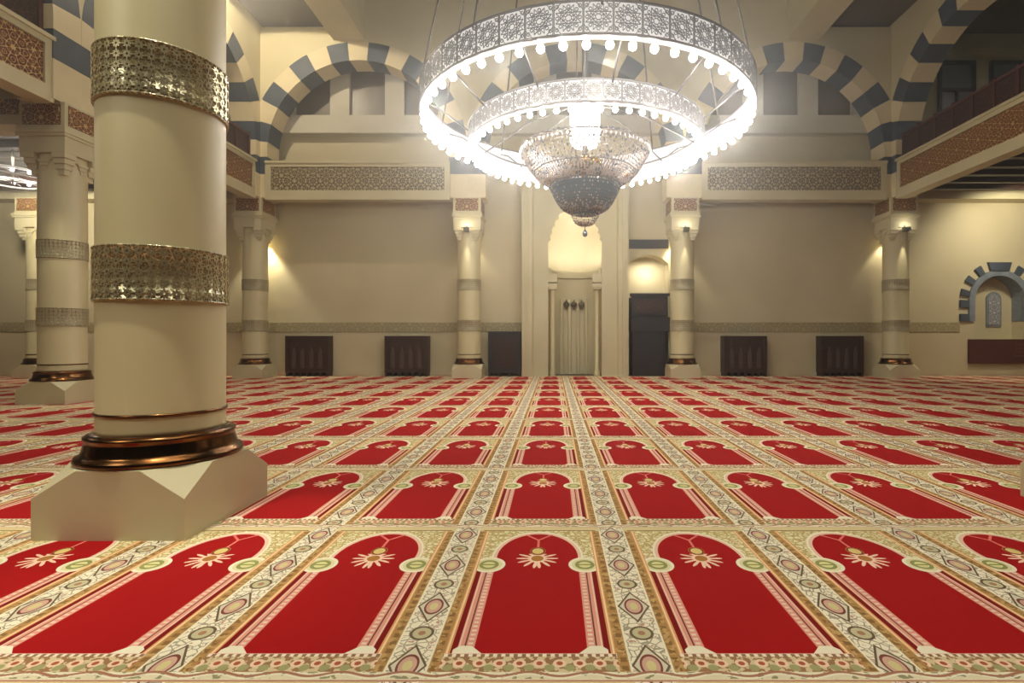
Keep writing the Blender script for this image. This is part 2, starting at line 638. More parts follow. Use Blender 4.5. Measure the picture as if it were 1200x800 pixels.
# ceilings: side strips of the nave, long beams, raised centre, aisle ceilings
BL0, BL1, BR0, BR1 = AX - 6.22, AX - 5.42, AX + 5.42, AX + 6.22
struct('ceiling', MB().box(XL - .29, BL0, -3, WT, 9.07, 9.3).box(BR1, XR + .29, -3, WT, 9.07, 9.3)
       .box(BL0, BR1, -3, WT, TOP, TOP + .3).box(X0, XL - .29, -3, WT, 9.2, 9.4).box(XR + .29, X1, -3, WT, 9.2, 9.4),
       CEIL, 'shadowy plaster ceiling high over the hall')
for a, b, l in ((BL0, BL1, 'left'), (BR0, BR1, 'right')):
    mb = MB().box(a, b, -3, WT, 8.66, 9.3).box(a, b, -3, WT, 9.3, TOP)
    link('ceiling_beam', mb.mesh('ceiling_beam', STONE), None, (0, 0, 0), 0, 'structure', 'deep cream ceiling beam running towards the %s end of the far arches' % l, 'beam')
# cross beams of the side strips
for a, b, l in ((XL + .29, BL0, 'left'), (BR1, XR - .29, 'right')):
    mb = MB().box(a, b, 8.2, 8.7, 8.70, 9.07).box(a, b, 2.75, 3.25, 8.70, 9.07)
    link('ceiling_cross_beam', mb.mesh('ceiling_cross_beam', STONE), None, (0, 0, 0), 0, 'structure', 'short cream cross beams under the %s ceiling strip' % l, 'beam')

# ------------------------------------------------------------------ arches
ZS = 5.82
STEP = math.radians(11.25)
TH = .29


def wedge_mesh(rin, rout, m, name):
    g = math.radians(.06)
    n = 4
    a0, a1 = -STEP / 2 + g, STEP / 2 - g
    ins = [(rin * math.sin(a0 + (a1 - a0) * k / n), rin * math.cos(a0 + (a1 - a0) * k / n)) for k in range(n + 1)]
    out = [(rout * math.sin(a0 + (a1 - a0) * k / n), rout * math.cos(a0 + (a1 - a0) * k / n)) for k in range(n + 1)]
    return MB().prism(ins + out[::-1], -TH, TH).mesh(name, m)


def make_arch(loc, rz, span, label, ztop, wallname, walllabel):
    half = span / 2
    rin, rout = half - .47, half - .0005
    a = empty('striped_arch', loc, rz, label, 'arch')
    md = wedge_mesh(rin, rout, VDARK, 'voussoir_dark')
    ml = wedge_mesh(rin, rout, VCREAM, 'voussoir_cream')
    for k in range(-7, 8):
        o = link('voussoir', md if k % 2 else ml, a, (0, 0, ZS))
        o.rotation_euler = (0, k * STEP, 0)
    # springers and upright stones below them
    zc = ZS + rin * math.cos(7.5 * STEP)
    s1 = MB()
    ain = arc(0, ZS, rin, 0, PI / 2 - 7.5 * STEP, 3)
    aout = arc(0, ZS, rout, 0, PI / 2 - 7.5 * STEP, 3)
    s1.prism([(rin, 5.67 + .003)] + [(half, 5.67 + .003)] + [(half, ZS)] + aout[1:] + list(reversed(ain)), -TH, TH)
    mr = s1.mesh('springer', VCREAM)
    s1 = MB()
    s1.prism([(-rin, 5.673)] + [(-x, z) for x, z in ain] + [(-x, z) for x, z in reversed(aout[1:])] + [(-half + .004, ZS), (-half + .004, 5.673)], -TH, TH)
    ml_ = s1.mesh('springer', VCREAM)
    link('springer', mr, a)
    link('springer', ml_, a)
    for sgn in (-1, 1):
        xa, xb = sorted((sgn * rin, sgn * (half)))
        link('upright_stone', MB().box(xa, xb, -TH, TH, 5.233, 5.667).mesh('upright_stone', VDARK), a)
        link('upright_stone', MB().box(xa, xb, -TH, TH, 4.623, 5.227).mesh('upright_stone', VCREAM), a)
    poly = [(half, ZS)] + [(half, ztop), (-half, ztop), (-half, ZS)] + list(reversed(arc(0, ZS, half, 0, PI, 36)))[1:-1]
    wmb = MB().prism(poly, -TH + .003, TH - .003)
    link(wallname, wmb.mesh(wallname, STONE), None, loc, rz, 'structure', walllabel, 'wall')
    return a


BX = [XL, -2.22, 3.36, XR]
names = ['left', 'centre', 'right']
for i in range(3):
    cx, span = (BX[i] + BX[i + 1]) / 2, BX[i + 1] - BX[i]
    make_arch((cx, YB, 0), 0, span, 'slate and cream striped arch, the %s one of the far wall%s' % (names[i], ' behind the big chandelier' if i == 1 else ''), 9.0 if i != 1 else 12.19,
              'wall_arcade_back', 'cream wall around the %s far arch' % names[i])
BY = [3.0, 8.43, YB]
for xx, sd in ((XL, 'left'), (XR, 'right')):
    for i in (0, 1):
        cy, span = (BY[i] + BY[i + 1]) / 2, BY[i + 1] - BY[i]
        make_arch((xx, cy, 0), PI / 2, span, 'slate and cream striped arch of the %s arcade, %s bay' % (sd, ('nearer', 'farther')[i]), 9.06,
                  'wall_arcade_' + sd, 'cream wall around the %s arch of the %s arcade' % (('nearer', 'farther')[i], sd))
# upper wall of raised centre above outer arches
struct('wall_upper_back', MB().box(BL1 + .002, (BX[1]) , YB - TH + .02, YB + TH, 9.0, 12.19).box(BX[2], BR0 - .002, YB - TH + .02, YB + TH, 9.0, 12.19), STONE, 'plain cream wall above the far arches')

# ------------------------------------------------------------------ columns


def fret_segments(nx, nz, c):
    """eight-pointed star lattice over nx x nz cells of size c"""
    seg = []
    for i in range(nx):
        for j in range(nz):
            cx, cz = (i + .5) * c, (j + .5) * c
            r = c * .40
            p = [(cx + r * math.cos(q * PI / 4), cz + r * math.sin(q * PI / 4)) for q in range(8)]
            for q in range(8):
                seg.append((p[q], p[(q + 3) % 8]))
            for q in (0, 2, 4, 6):
                e = (cx + c * .5 * math.cos(q * PI / 4), cz + c * .5 * math.sin(q * PI / 4))
                seg.append((p[q], e))
    return seg


ped = MB()
h, zc_, zt, q = .38, .207, .345, .16
for (x, y) in ((-h, -h), (h, -h), (h, h), (-h, h)):
    ped.v.append((x, y, 0))
for (x, y) in ((-h, -h), (h, -h), (h, h), (-h, h)):
    ped.v.append((x, y, zc_))
ped.v += [(-q, -h, zt), (q, -h, zt), (h, -q, zt), (h, q, zt), (q, h, zt), (-q, h, zt), (-h, q, zt), (-h, -q, zt)]
for f in ((0, 1, 5, 9, 8, 4), (1, 2, 6, 11, 10, 5), (2, 3, 7, 13, 12, 6), (3, 0, 4, 15, 14, 7),
          (4, 8, 15), (5, 10, 9), (6, 12, 11), (7, 14, 13), (8, 9, 10, 11, 12, 13, 14, 15), (3, 2, 1, 0)):
    ped.face(f)
M_PED = ped.mesh('pedestal', STONE)
M_BASE = MB().lathe([(.30, .345), (.385, .345), (.392, .36), (.385, .378), (.365, .388), (.358, .40), (.352, .425), (.345, .45), (.342, .462),
                     (.350, .470), (.350, .482), (.335, .492), (.32, .500), (.29, .502)], 64).mesh('base_moulding', BRONZE)
M_RING = MB().lathe([(.298, .590), (.307, .593), (.309, .600), (.307, .607), (.298, .610)], 64).mesh('neck_ring', BRONZE)
M_SHAFT = MB().lathe([(.292, .495), (.305, .50), (.300, .52), (.300, 3.98)], 64).mesh('shaft', SHAFT)


def band_mesh(z0, z1, ma, mb_):
    mb = MB()
    mb.lathe([(.299, z0), (.313, z0), (.313, z0 + .008), (.309, z0 + .010), (.309, z1 - .010), (.313, z1 - .008), (.313, z1), (.299, z1)], 64)
    nz = 5
    c = (z1 - z0 - .02) / nz
    circ = 2 * PI * .309
    nx = int(round(circ / c))
    k = circ / (nx * c)
    b0 = len(mb.v)
    for a, e in fret_segments(nx, nz, c):
        mb.strip((a[0] * k, a[1] + z0 + .01), (e[0] * k, e[1] + z0 + .01), .0045, -.005, 0, 1)
    for i in range(b0, len(mb.v)):
        x, y, z = mb.v[i]
        t = x / .309
        r = .3085 - y
        mb.v[i] = (r * math.cos(t), r * math.sin(t), z)
    return mb.mesh('filigree_band', [ma, mb_])


M_B1 = band_mesh(1.20, 1.485, GIR_BAND, SILVER)
M_B2 = band_mesh(2.255, 2.54, GIR_BAND, SILVER)
F_B1 = band_mesh(1.20, 1.485, GIR_BAND2, SILVER2)
F_B2 = band_mesh(2.255, 2.54, GIR_BAND2, SILVER2)
cp = MB()
cp.box(-.35, .35, -.35, .35, 3.86, 4.10)
for sx in (-1, 1):
    for sy in (-1, 1):
        n0 = len(cp.v)
        # corner corbel narrowing down the shaft
        for st, (z0, z1, ex) in enumerate(((3.78, 3.86, .345), (3.70, 3.78, .315), (3.62, 3.70, .285), (3.54, 3.62, .255))):
            xs = sorted((sx * .14, sx * ex))
            ys = sorted((sy * .14, sy * ex))
            cp.box(xs[0], xs[1], ys[0], ys[1], z0, z1)
M_CAP = cp.mesh('capital', STONE)
vb = MB()
for k in range(4):
    a = k * PI / 2
    for st, (z0, z1, hw) in enumerate(((3.72, 3.76, .10), (3.66, 3.715, .07), (3.60, 3.655, .04))):
        b0 = len(vb.v)
        vb.prism([(-hw * .75, z0), (hw * .75, z0), (hw, z1), (-hw, z1)], -.325 + st * .006, -.28)
        for i in range(b0, len(vb.v)):
            x, y, z = vb.v[i]
            vb.v[i] = (x * math.cos(a) - y * math.sin(a), x * math.sin(a) + y * math.cos(a), z)
M_VB = vb.mesh('stepped_bracket', STONE)
M_AB = MB().box(-.375, .375, -.375, .375, 4.10, 4.145).box(-.395, .395, -.395, .395, 4.145, 4.20).box(-.37, .37, -.37, .37, 4.20, 4.245).mesh('abacus', STONE)
M_IMP = MB().box(-.35, .35, -.35, .35, 4.245, 4.62).mesh('impost_block', STONE)
M_IP = MB().box(-.29, .29, -.362, -.345, 4.275, 4.585).mesh('carved_panel', GIR_RED)

front_lamps = {}


def make_column(x, y, label, proto=None, fulltop=False):
    c = empty('column', (x, y, 0), 0, label, 'column', 'round stone columns of the hall')
    for nm, me in (('pedestal', M_PED), ('base_moulding', M_BASE), ('neck_ring', M_RING), ('shaft', M_SHAFT), ('filigree_band', M_B1 if y < 4 else F_B1),
                   ('filigree_band', M_B2 if y < 4 else F_B2), ('capital', M_CAP), ('stepped_bracket', M_VB), ('abacus', M_AB), ('impost_block', M_IMP)):
        link(nm, me, c)
    for k in range(4):
        link('carved_panel', M_IP, c, rz=k * PI / 2)
    if fulltop:
        link('pier', MB().box(-.29, .29, -.29, .29, 4.62, 9.06 if abs(x) > 5 else TOP).mesh('pier', STONE), c)
    return c


cols = [
    (-2.21, 3.0, 'huge cream column in the left foreground with two silver filigree bands', True),
    (3.36, 3.0, 'cream column at the right edge, only its pedestal corner showing', True),
    (XL, 3.0, 'cream column of the left arcade beyond the left edge', False),
    (XR, 3.0, 'cream column of the right arcade beyond the right edge', False),
    (XL, 8.43, 'mid-distance cream column at the far left, just behind the huge foreground column', False),
    (XR, 8.43, 'cream column in the middle of the right arcade', False),
    (XL, YB, 'cream column in the far left corner with light pools on both sides', False),
    (-2.22, YB, 'far column left of the prayer niche, its capital brightly lit', False),
    (3.36, YB, 'far column right of the pulpit recess, its capital brightly lit', False),
    (XR, YB, 'far right corner column with a brightly lit capital', False),
    (-13.42, YB, 'farthest cream column seen in the left aisle behind the others', False),
]
for x, y, l, ft in cols:
    make_column(x, y, l, fulltop=ft)

# ------------------------------------------------------------------ gallery parapets (fascia with carved panel) and railings


def parapet(loc, rz, w, label, back=False, seg=1):
    p = empty('gallery_parapet', loc, rz, label, 'parapet')
    b = MB()
    z0, z1, z2, z3 = 4.56, 4.80, 5.40, 5.54
    xo = w - .14
    b.box(-w, w, 0, .30, z0, z1)
    b.box(-w, w, 0, .30, z2, z3)
    b.box(-w, -xo, 0, .30, z1, z2)
    b.box(xo, w, 0, .30, z1, z2)
    b.box(-xo, xo, .05, .28, z1, z2)
    link('beam', b.mesh('beam', STONE), p)
    link('moulding', MB().box(-w, w, -.03, .01, z3 - .05, z3 + .01).mesh('moulding', STONE), p)
    link('carved_panel', MB().box(-xo + .01, xo - .01, .022, .055, z1 + .01, z2 - .01).mesh('carved_panel', GIR_BACK if back else GIR_RED), p)
    return p


def railing(loc, rz, w, label):
    p = empty('gallery_railing', loc, rz, label, 'railing')
    n = max(2, int(round(2 * w / .58)))
    st = 2 * w / n
    pm = MB().box(-.03, .03, -.03, .03, 0, .66).mesh('post', RWOOD)
    lm = MB().box(-st / 2 + .03, st / 2 - .03, -.008, .008, .06, .54)
    lm = lm.mesh('lattice_panel', GIR_WOOD)
    for k in range(n + 1):
        link('post', pm, p, (-w + k * st, 0, 0))
    for k in range(n):
        link('lattice_panel', lm, p, (-w + (k + .5) * st, 0, 0))
    link('handrail', MB().box(-w, w, -.035, .035, .56, .62).mesh('handrail', RWOOD), p)
    link('bottom_rail', MB().box(-w, w, -.025, .025, .0, .06).mesh('bottom_rail', RWOOD), p)
    return p


parapet(((BX[0] + BX[1]) / 2, YB - TH - .05, 0), 0, 2.36, 'cream beam with a carved lattice panel under the left far arch', True)
parapet(((BX[2] + BX[3]) / 2, YB - TH - .05, 0), 0, 2.36, 'cream beam with a carved lattice panel under the right far arch', True)
for xx, sd, sg in ((XL, 'left', 1), (XR, 'right', -1)):
    for i in (0, 1):
        cy = (BY[i] + BY[i + 1]) / 2
        bay = ('nearer', 'farther')[i]
        # local -y faces the nave
        px = xx + sg * (TH - .02)
        parapet((px, cy, 0), sg * PI / 2, 2.28, 'cream gallery front with red-brown carved panel, %s bay of the %s arcade' % (bay, sd))
        railing((xx + sg * .12, cy, 5.55), sg * PI / 2, 2.2, 'dark wooden lattice railing over the %s gallery, %s bay' % (sd, bay))

# gallery floors over the aisles: cream edge + dark timber soffit with slats
for a, b, sd in ((X0, XL - .30, 'left'), (XR + .30, X1, 'right')):
    g = empty('gallery_floor', ((a + b) / 2, 0, 0), 0, 'dark timber soffit of the %s aisle gallery' % sd, 'gallery')
    hw = (b - a) / 2
    link('slab', MB().box(-hw, hw, -3, YW - .01, 4.98, 5.3).mesh('slab', STONE), g)
    link('plank_soffit', MB().box(-hw, hw, -3, YW - .02, 4.93, 4.975).mesh('plank_soffit', DWOOD), g)
    link('end_beam', MB().box(-hw, hw, YW - .45, YW - .015, 4.70, 4.925).mesh('end_beam', STONE), g)
    jm = MB().box(-hw, hw, -.06, .06, 4.80, 4.925).mesh('joist', DWOOD)
    for k in range(18):
        yj = 3.6 + .58 * k
        if abs(yj - 8.43) < .4 or yj > YW - .6:
            continue
        link('joist', jm, g, (0, yj, 0))
# transverse carved beams across the aisles
for xa, xb, sd in ((-13.42, XL, 'left'), (XR, 14.5, 'right')):
    p = empty('aisle_beam', ((xa + xb) / 2, 8.43 - .27, 0), 0, 'cream cross beam with carved red panel spanning the %s aisle' % sd, 'beam')
    w_ = (xb - xa) / 2 - .36
    link('beam', MB().box(-w_, w_, .02, .5, 4.32, 4.92).mesh('beam', STONE), p)
    link('carved_panel', MB().box(-w_ + .08, w_ - .08, .0, .025, 4.47, 4.70).mesh('carved_panel', GIR_RED), p)

# ------------------------------------------------------------------ windows within the far arches
wn = 1
for i in range(3):
    cx = (BX[i] + BX[i + 1]) / 2
    w_ = empty('window_%d' % wn, (cx, YW, 0), 0, 'tall dim window with pale mullions inside the %s far arch' % names[i], 'window', kind='structure')
    wn += 1
    b = MB()
    b.box(-2.7, 2.7, -.24, -.001, 6.52, 7.0)
    link('sill', b.mesh('sill', FRAME), w_)
    xs = [-2.45, -1.50, -.40, .46, 1.50, 2.45]
    cm = [(-2.6, -1.98), (-1.02, -.50), (.46, .98), (1.9, 2.6)]
    fm = MB()
    for (a, c) in cm:
        fm.box(a, c, -.14, -.001, 7.0, 8.75)
    link('window_frame', fm.mesh('window_frame', FRAME), w_)
    for (a, c) in ((-1.98, -1.02), (-.50, .46), (.98, 1.9)):
        link('pane', MB().box(a, c, -.03, -.001, 7.0, 8.75).mesh('pane', PANE), w_)
# small dark-framed windows high on the end wall above the galleries
for sg, sd in ((1, 'right'), (-1, 'left')):
    for k, xc in enumerate((10.95, 12.35, 13.8)):
        x = xc if sg > 0 else 2 * AX - xc
        w_ = empty('window_%d' % wn, (x, YW, 0), 0, 'dark-framed bluish window above the %s gallery, %s' % (sd, ('nearest the nave', 'middle one of three', 'farthest from the nave')[k]), 'window', kind='structure')
        wn += 1
        f = MB()
        f.box(-.5, .5, -.08, -.001, 8.45, 8.55).box(-.5, -.42, -.08, -.001, 6.4, 8.45).box(.42, .5, -.08, -.001, 6.4, 8.45)
        f.box(-.42, .42, -.08, -.001, 7.72, 7.80).box(-.03, .03, -.08, -.001, 6.4, 7.72)
        link('window_frame', f.mesh('window_frame', BLACKW), w_)
        link('pane', MB().box(-.42, .42, -.03, -.001, 7.8, 8.45).mesh('pane', BLPANE), w_)
        link('pane', MB().box(-.42, -.03, -.03, -.001, 6.4, 7.72).mesh('pane', BLPANE), w_)
        link('pane', MB().box(.03, .42, -.03, -.001, 6.4, 7.72).mesh('pane', BLPANE), w_)
    xa, xb = (XR + .3, X1) if sg > 0 else (X0, XL - .3)
    link('trim_%d' % (2 if sg > 0 else 3), MB().box(xa, xb, YW - .3, YW, 8.75, 9.15).mesh('trim', STONE), None, (0, 0, 0), 0, 'structure', 'cream cornice beam over the %s gallery windows' % sd, 'trim')

# ------------------------------------------------------------------ mihrab
mh = empty('prayer_niche', (AX, YW, 0), 0, 'tall cream prayer niche with a lobed, brightly lit head', 'prayer niche')
# surround: outer pilasters, recessed side panels, plinths, lobed head
prof = [(.72, 3.10), (.72, 3.62), (.66, 3.68), (.685, 3.74), (.655, 3.82), (.61, 3.86), (.63, 3.93), (.59, 4.02), (.535, 4.05), (.55, 4.13), (.50, 4.21),
        (.44, 4.23), (.44, 4.32), (.37, 4.39), (.31, 4.40), (.29, 4.48), (.20, 4.54), (.13, 4.54), (.08, 4.62), (0.0, 4.68)]
hd = MB()
hd.prism([(x, z) for x, z in prof] + [(0, 6.3), (1.14, 6.3), (1.14, 3.10)], -.20, -.001)
hd.prism([(0, 6.3)] + [(-x, z) for x, z in reversed(prof)] + [(-1.14, 3.10), (-1.14, 6.3)], -.20, -.001)
link('lobed_head', hd.mesh('lobed_head', STONE), mh)
for sg in (-1, 1):
    f = lambda a, b: tuple(sorted((sg * a, sg * b)))
    a, b = f(1.14, 1.42)
    link('outer_pilaster', MB().box(a, b, -.36, -.001, 0, 6.3).mesh('outer_pilaster', STONE), mh)
    a, b = f(1.25, 1.31)
    link('pilaster_rib', MB().box(a, b, -.40, -.361, 0, 6.3).mesh('pilaster_rib', STONE), mh)
    a, b = f(.72, 1.14)
    link('side_panel', MB().box(a, b, -.20, -.001, .92, 3.10).mesh('side_panel', STONE), mh)
    link('side_plinth', MB().box(a, b, -.25, -.001, 0, .92).mesh('side_plinth', STONE), mh)
    cx = sg * .60
    link('small_column', MB().lathe([(.085, 0), (.085, .12), (.06, .15), (.06, 2.30), (.07, 2.34)], 20, c=(cx, -.02)).mesh('small_column', SHAFT), mh)
    link('small_capital', MB().box(cx - .13, cx + .119, -.17, .12, 2.40, 2.50).box(cx - .11, cx + .11, -.15, .10, 2.34, 2.40).box(cx - .12, cx + .119, -.16, .11, 2.53, 2.76)
         .mesh('small_capital', STONE), mh)
# recess
ni = MB()
ni.lathe([(.72, 0), (.72, 2.72)], 28, 0, PI, flip=True)
link('niche_wall', ni.mesh('niche_wall', STONE), mh)
n2 = MB()
n2.lathe([(.66, 2.72), (.74, 2.72)], 28, 0, PI, flip=True, smooth=False)
n2.lathe([(.66, 2.72), (.66, 2.90), (.74, 2.94)], 28, 0, PI, flip=True, smooth=False)
n2.box(-.745, -.655, 0, .012, 2.72, 2.925).box(.655, .745, 0, .012, 2.72, 2.925)
link('niche_ledge', n2.mesh('niche_ledge', STONE), mh)
n3 = MB()
n3.lathe([(.74, 2.92), (.74, 3.75)] + [(.74 * math.cos(a), 3.75 + .98 * math.sin(a)) for a in [PI / 2 * k / 9 for k in range(1, 9)]] + [(.001, 4.73)], 28, 0, PI, flip=True)
link('niche_dome', n3.mesh('niche_dome', STONE), mh)
fl_ = MB().lathe([(.055, 0), (.055, 2.0), (.04, 2.1), (.0, 2.16)], 14).mesh('niche_flute', STONE)
for k in range(4):
    a = math.radians(60 + 20 * k)
    link('niche_flute', fl_, mh, (.70 * math.cos(a), .70 * math.sin(a), 0))
om = MB().lathe([(0, -.16), (.02, -.14), (.025, -.08), (.075, -.05), (.095, 0), (.07, .05), (.02, .08), (.012, .13), (0, .14)], 12).mesh('dark_ornament', mat('olive_bronze_ornament', lin(84, 70, 44), .5, .2))
for k in range(3):
    a = math.radians(70 + 20 * k)
    link('dark_ornament', om, mh, (.63 * math.cos(a), .63 * math.sin(a), 1.98))
lamp('niche_light', 'AREA', (AX, YW + .02, 3.0), 17, (1, .91, .78), (AX, YW + .35, 4.2), .9, sy=.08)
lamp('niche_light', 'POINT', (AX, YW + .10, 4.25), 6, (1, .92, .80), None, .05)

# ------------------------------------------------------------------ pulpit recess
mp = empty('pulpit', (2.57, YW, 0), 0, 'dark wooden balcony pulpit in the brightly lit arched recess', 'pulpit')
link('lower_body', MB().box(-.46, .42, -.22, .40, 0, 1.62).box(-.40, .36, -.235, -.22, .12, 1.05).mesh('lower_body', BLACKW), mp)
link('base_step', MB().box(-.50, .54, -.28, .42, 1.20, 1.58).mesh('base_step', BLACKW), mp)
link('balcony_front', MB().box(-.48, .48, -.26, -.20, 1.62, 2.14).mesh('balcony_front', BLACKW), mp)
link('balcony_panel', MB().box(-.38, .38, -.275, -.262, 1.70, 2.05).mesh('balcony_panel', GIR_WOOD), mp)
for sg in (-1, 1):
    a, b = sorted((sg * .42, sg * .48))
    link('balcony_side', MB().box(a, b, -.20, .40, 1.62, 2.14).mesh('balcony_side', BLACKW), mp)
link('balcony_rail', MB().box(-.53, .53, -.30, -.18, 2.14, 2.22).mesh('balcony_rail', BLACKW), mp)
lamp('pulpit_light', 'AREA', (2.57, YW + .12, 3.02), 10, (1, .92, .74), (2.57, YW + .45, 2.3), .5, sy=.15)
lamp('pulpit_light', 'POINT', (2.57, YW + .2, 2.75), 1.0, (1, .92, .74), None, .05)
link('dark_bar', MB().box(-.53, .53, -.05, -.001, -.12, .12).box(-.50, .50, -.06, -.05, -.09, .09).mesh('dark_bar', BLACKW), None, (2.58, YW, 3.58), 0, None,
     'narrow dark plaque on the wall above the lit pulpit recess', 'bar')  # plain dark boxes on the wall over the recess

# ------------------------------------------------------------------ dark low cabinets along the back wall


def cabinet(x0, x1, h_, label, plain=False):
    w_ = (x1 - x0) / 2
    c = empty('low_cabinet', ((x0 + x1) / 2, YW - .16, 0), 0, label, 'cabinet', None)
    b = MB().box(-w_, w_, -.12, .155, .10, h_)
    link('body', b.mesh('body', BLACKW if plain else DWOOD), c)
    fr = MB().box(-w_, w_, -.15, -.12, h_ - .10, h_).box(-w_, -w_ + .09, -.15, -.12, .1, h_ - .1).box(w_ - .09, w_, -.15, -.12, .1, h_ - .1).box(-w_ + .09, w_ - .09, -.15, -.12, .1, .17)
    link('frame', fr.mesh('frame', BLACKW if plain else DWOOD), c)
    if not plain:
        n = 4
        st = (2 * w_ - .2) / n
        for k in range(n):
            xc = -w_ + .1 + st * (k + .5)
            am = MB().prism([(xc - st * .22, .22), (xc + st * .22, .22), (xc + st * .22, .62), (xc, .78), (xc - st * .22, .62)], -.138, -.12)
            link('arched_panel', am.mesh('arched_panel', mat('worn_wood_panel', lin(84, 66, 60), .5)), c)
        m = 7
    else:
        link('door_panel', MB().box(-w_ + .12, w_ - .12, -.132, -.12, .22, h_ - .14).mesh('door_panel', DWOOD), c)
        m = 4
    fm = MB().box(-.03, .03, -.14, .14, 0, .10).mesh('foot', DWOOD)
    for k in range(m):
        link('foot', fm, c, (-w_ + .04 + (2 * w_ - .08) * k / (m - 1), 0, 0))
    return c


px = lambda p: (p - 649) / 43.4
cabinet(px(338), px(388), 1.08, 'dark wooden cabinet nearest the far left corner column')
cabinet(px(453), px(503), 1.08, 'dark wooden cabinet second from the far left corner, beside the lit column')
cabinet(px(573), px(611), 1.20, 'plain near-black cabinet just left of the prayer niche', True)
cabinet(px(846), px(896), 1.08, 'dark wooden cabinet first to the right of the pulpit recess column')
cabinet(px(959), px(1008), 1.08, 'dark wooden cabinet nearest the far right corner column')

# ------------------------------------------------------------------ aisle niche with striped arch (right)
an = empty('arched_niche', (NCX, YW, 0), 0, 'blue-grey horseshoe arch with notched stones on the far right wall', 'niche')
ringp = arc(0, 0, .83, 0, PI, 28)
ringi = arc(0, 0, .67, 0, PI, 28)
rg = MB().prism([(x, z + NCZ) for x, z in ringi][::-1] + [(-.67, 1.45), (-.74, 1.45), (-.83, 1.6)][0:0] + [(-.67, 1.48), (-.83, 1.48)] + [(x, z + NCZ) for x, z in ringp][::-1] [0:0]
                + [(x, z + NCZ) for x, z in reversed(ringp)] + [(.83, 1.48), (.67, 1.48)], -.05, -.001)
rg = MB()
pts_o = [(.83, 1.48)] + [(x, z + NCZ) for x, z in ringp] + [(-.83, 1.48)]
pts_i = [(.67, 1.48)] + [(x, z + NCZ) for x, z in ringi] + [(-.67, 1.48)]
for i in range(len(pts_o) - 1):
    rg.prism([pts_o[i], pts_o[i + 1], pts_i[i + 1], pts_i[i]][::-1], -.05, -.001)
link('arch_ring', rg.mesh('arch_ring', BLUES), an)
rv = MB()
for i in range(len(pts_i) - 1):
    (xa, za), (xb, zb) = pts_i[i], pts_i[i + 1]
    b = len(rv.v)
    rv.v += [(xa, 0, za), (xb, 0, zb), (xb, .35, zb), (xa, .35, za), (xa * .985, 0, NCZ + (za - NCZ) * .985), (xb * .985, 0, NCZ + (zb - NCZ) * .985), (xb * .985, .35, NCZ + (zb - NCZ) * .985), (xa * .985, .35, NCZ + (za - NCZ) * .985)]
    rv.face((b + 4, b + 7, b + 6, b + 5))
    rv.face((b, b + 1, b + 2, b + 3))
link('arch_reveal', rv.mesh('arch_reveal', BLUES), an)


def notch(a, hw, r0=.83, r1=1.07):
    p = []
    for r, t in ((r0, -hw), (r1, -hw), (r1, hw), (r0, hw)):
        p.append((r * math.cos(a + t), NCZ + r * math.sin(a + t)))
    return p[::-1]


for k, adeg in enumerate((168, 146, 124, 56, 34, 12)):
    link('notched_stone', MB().prism(notch(math.radians(adeg), .085), -.06, -.001).mesh('notched_stone', VDARK), an)
link('keystone', MB().prism(notch(PI / 2, .30, .83, 1.08), -.07, -.001).mesh('keystone', VDARK), an)
for sg in (-1, 1):
    for z in (1.48, 1.86):
        a, b = sorted((sg * .83, sg * 1.07))
        link('notched_stone', MB().box(a, b, -.06, -.001, z, z + .2).mesh('notched_stone', VDARK), an)
lw = empty('window_%d' % wn, (12.27, YW + .36, 0), 0, 'small round-headed window with silver lattice inside the aisle niche', 'window', kind='structure')
wp = [(-.15, 1.40), (.15, 1.40)] + arc(0, 2.10, .15, 0, PI, 10)
fp = [(-.21, 1.34), (.21, 1.34)] + arc(0, 2.10, .21, 0, PI, 10)
link('window_frame', MB().prism(fp, -.03, -.001).mesh('window_frame', BLUES), lw)
link('lattice', MB().prism(wp, -.045, -.03).mesh('lattice', GIR_WIN), lw)
pn = empty('brown_panel', (12.5, YW, 0), 0, 'long reddish-brown wooden panel below the aisle niche', 'panel')
link('board', MB().box(-1.22, 1.22, -.08, -.001, .33, .99).mesh('board', RWOOD), pn)
for k in range(4):
    link('slat', MB().box(.0, .38, -.095, -.08, .52 + .1 * k, .555 + .1 * k).mesh('slat', mat('worn_slat', lin(116, 78, 62), .6)), pn)

# ------------------------------------------------------------------ capital floodlights and wall washers
fm_ = MB().box(-.06, .06, -.10, .06, -.05, .05).mesh('lamp_housing', mat('dark_lamp_housing', lin(70, 66, 56), .4, .3))
for x, l in ((-2.22, 'left of the prayer niche'), (3.36, 'right of the pulpit'), (XR, 'in the far right corner')):
    f = empty('floodlight', (x, YB - .42, 3.78), 0, 'small dark floodlight on the column capital ' + l, 'floodlight')
    link('lamp_housing', fm_, f)
    link('bracket', MB().box(-.02, .02, .06, .08, -.02, .12).mesh('bracket', CABLE), f)
    lamp('floodlight_beam', 'SPOT', (x, YB - .43, 3.71), 60, (1, .92, .70), (x, YB - .27, 2.4), .02, 28, .8)
    lamp('floodlight_glow', 'POINT', (x, YB - .50, 3.88), 3.2, (1, .92, .72), None, .04)
for x, e in ((XL - .05, 340), (-2.22, 40), (3.30, 150), (XR, 50)):
    lamp('wall_washer', 'SPOT', (x, YW - .20, 3.70), e, (1, .92, .68), (x, YW - .10, 2.2), .05, 84, .5)
# pedestal tops are washed by the column lights
# spotlight high in the left corner
for (p, tg, e, an_, l) in (((-6.85, 10.9, 8.98), (-6.75, 12.2, 4.0), 430, 150, 'left'),):
    c = empty('ceiling_spotlight', p, 0, 'small ceiling spotlight aimed at the far %s corner' % l, 'spotlight')
    link('can', MB().lathe([(.05, 0), (.06, .0), (.06, .09), (.0, .09)], 16).mesh('can', GREYM), c)
    lamp('corner_beam', 'SPOT', (p[0], p[1], p[2] - .05), e, (1, .86, .62), tg, .05, an_, .06)
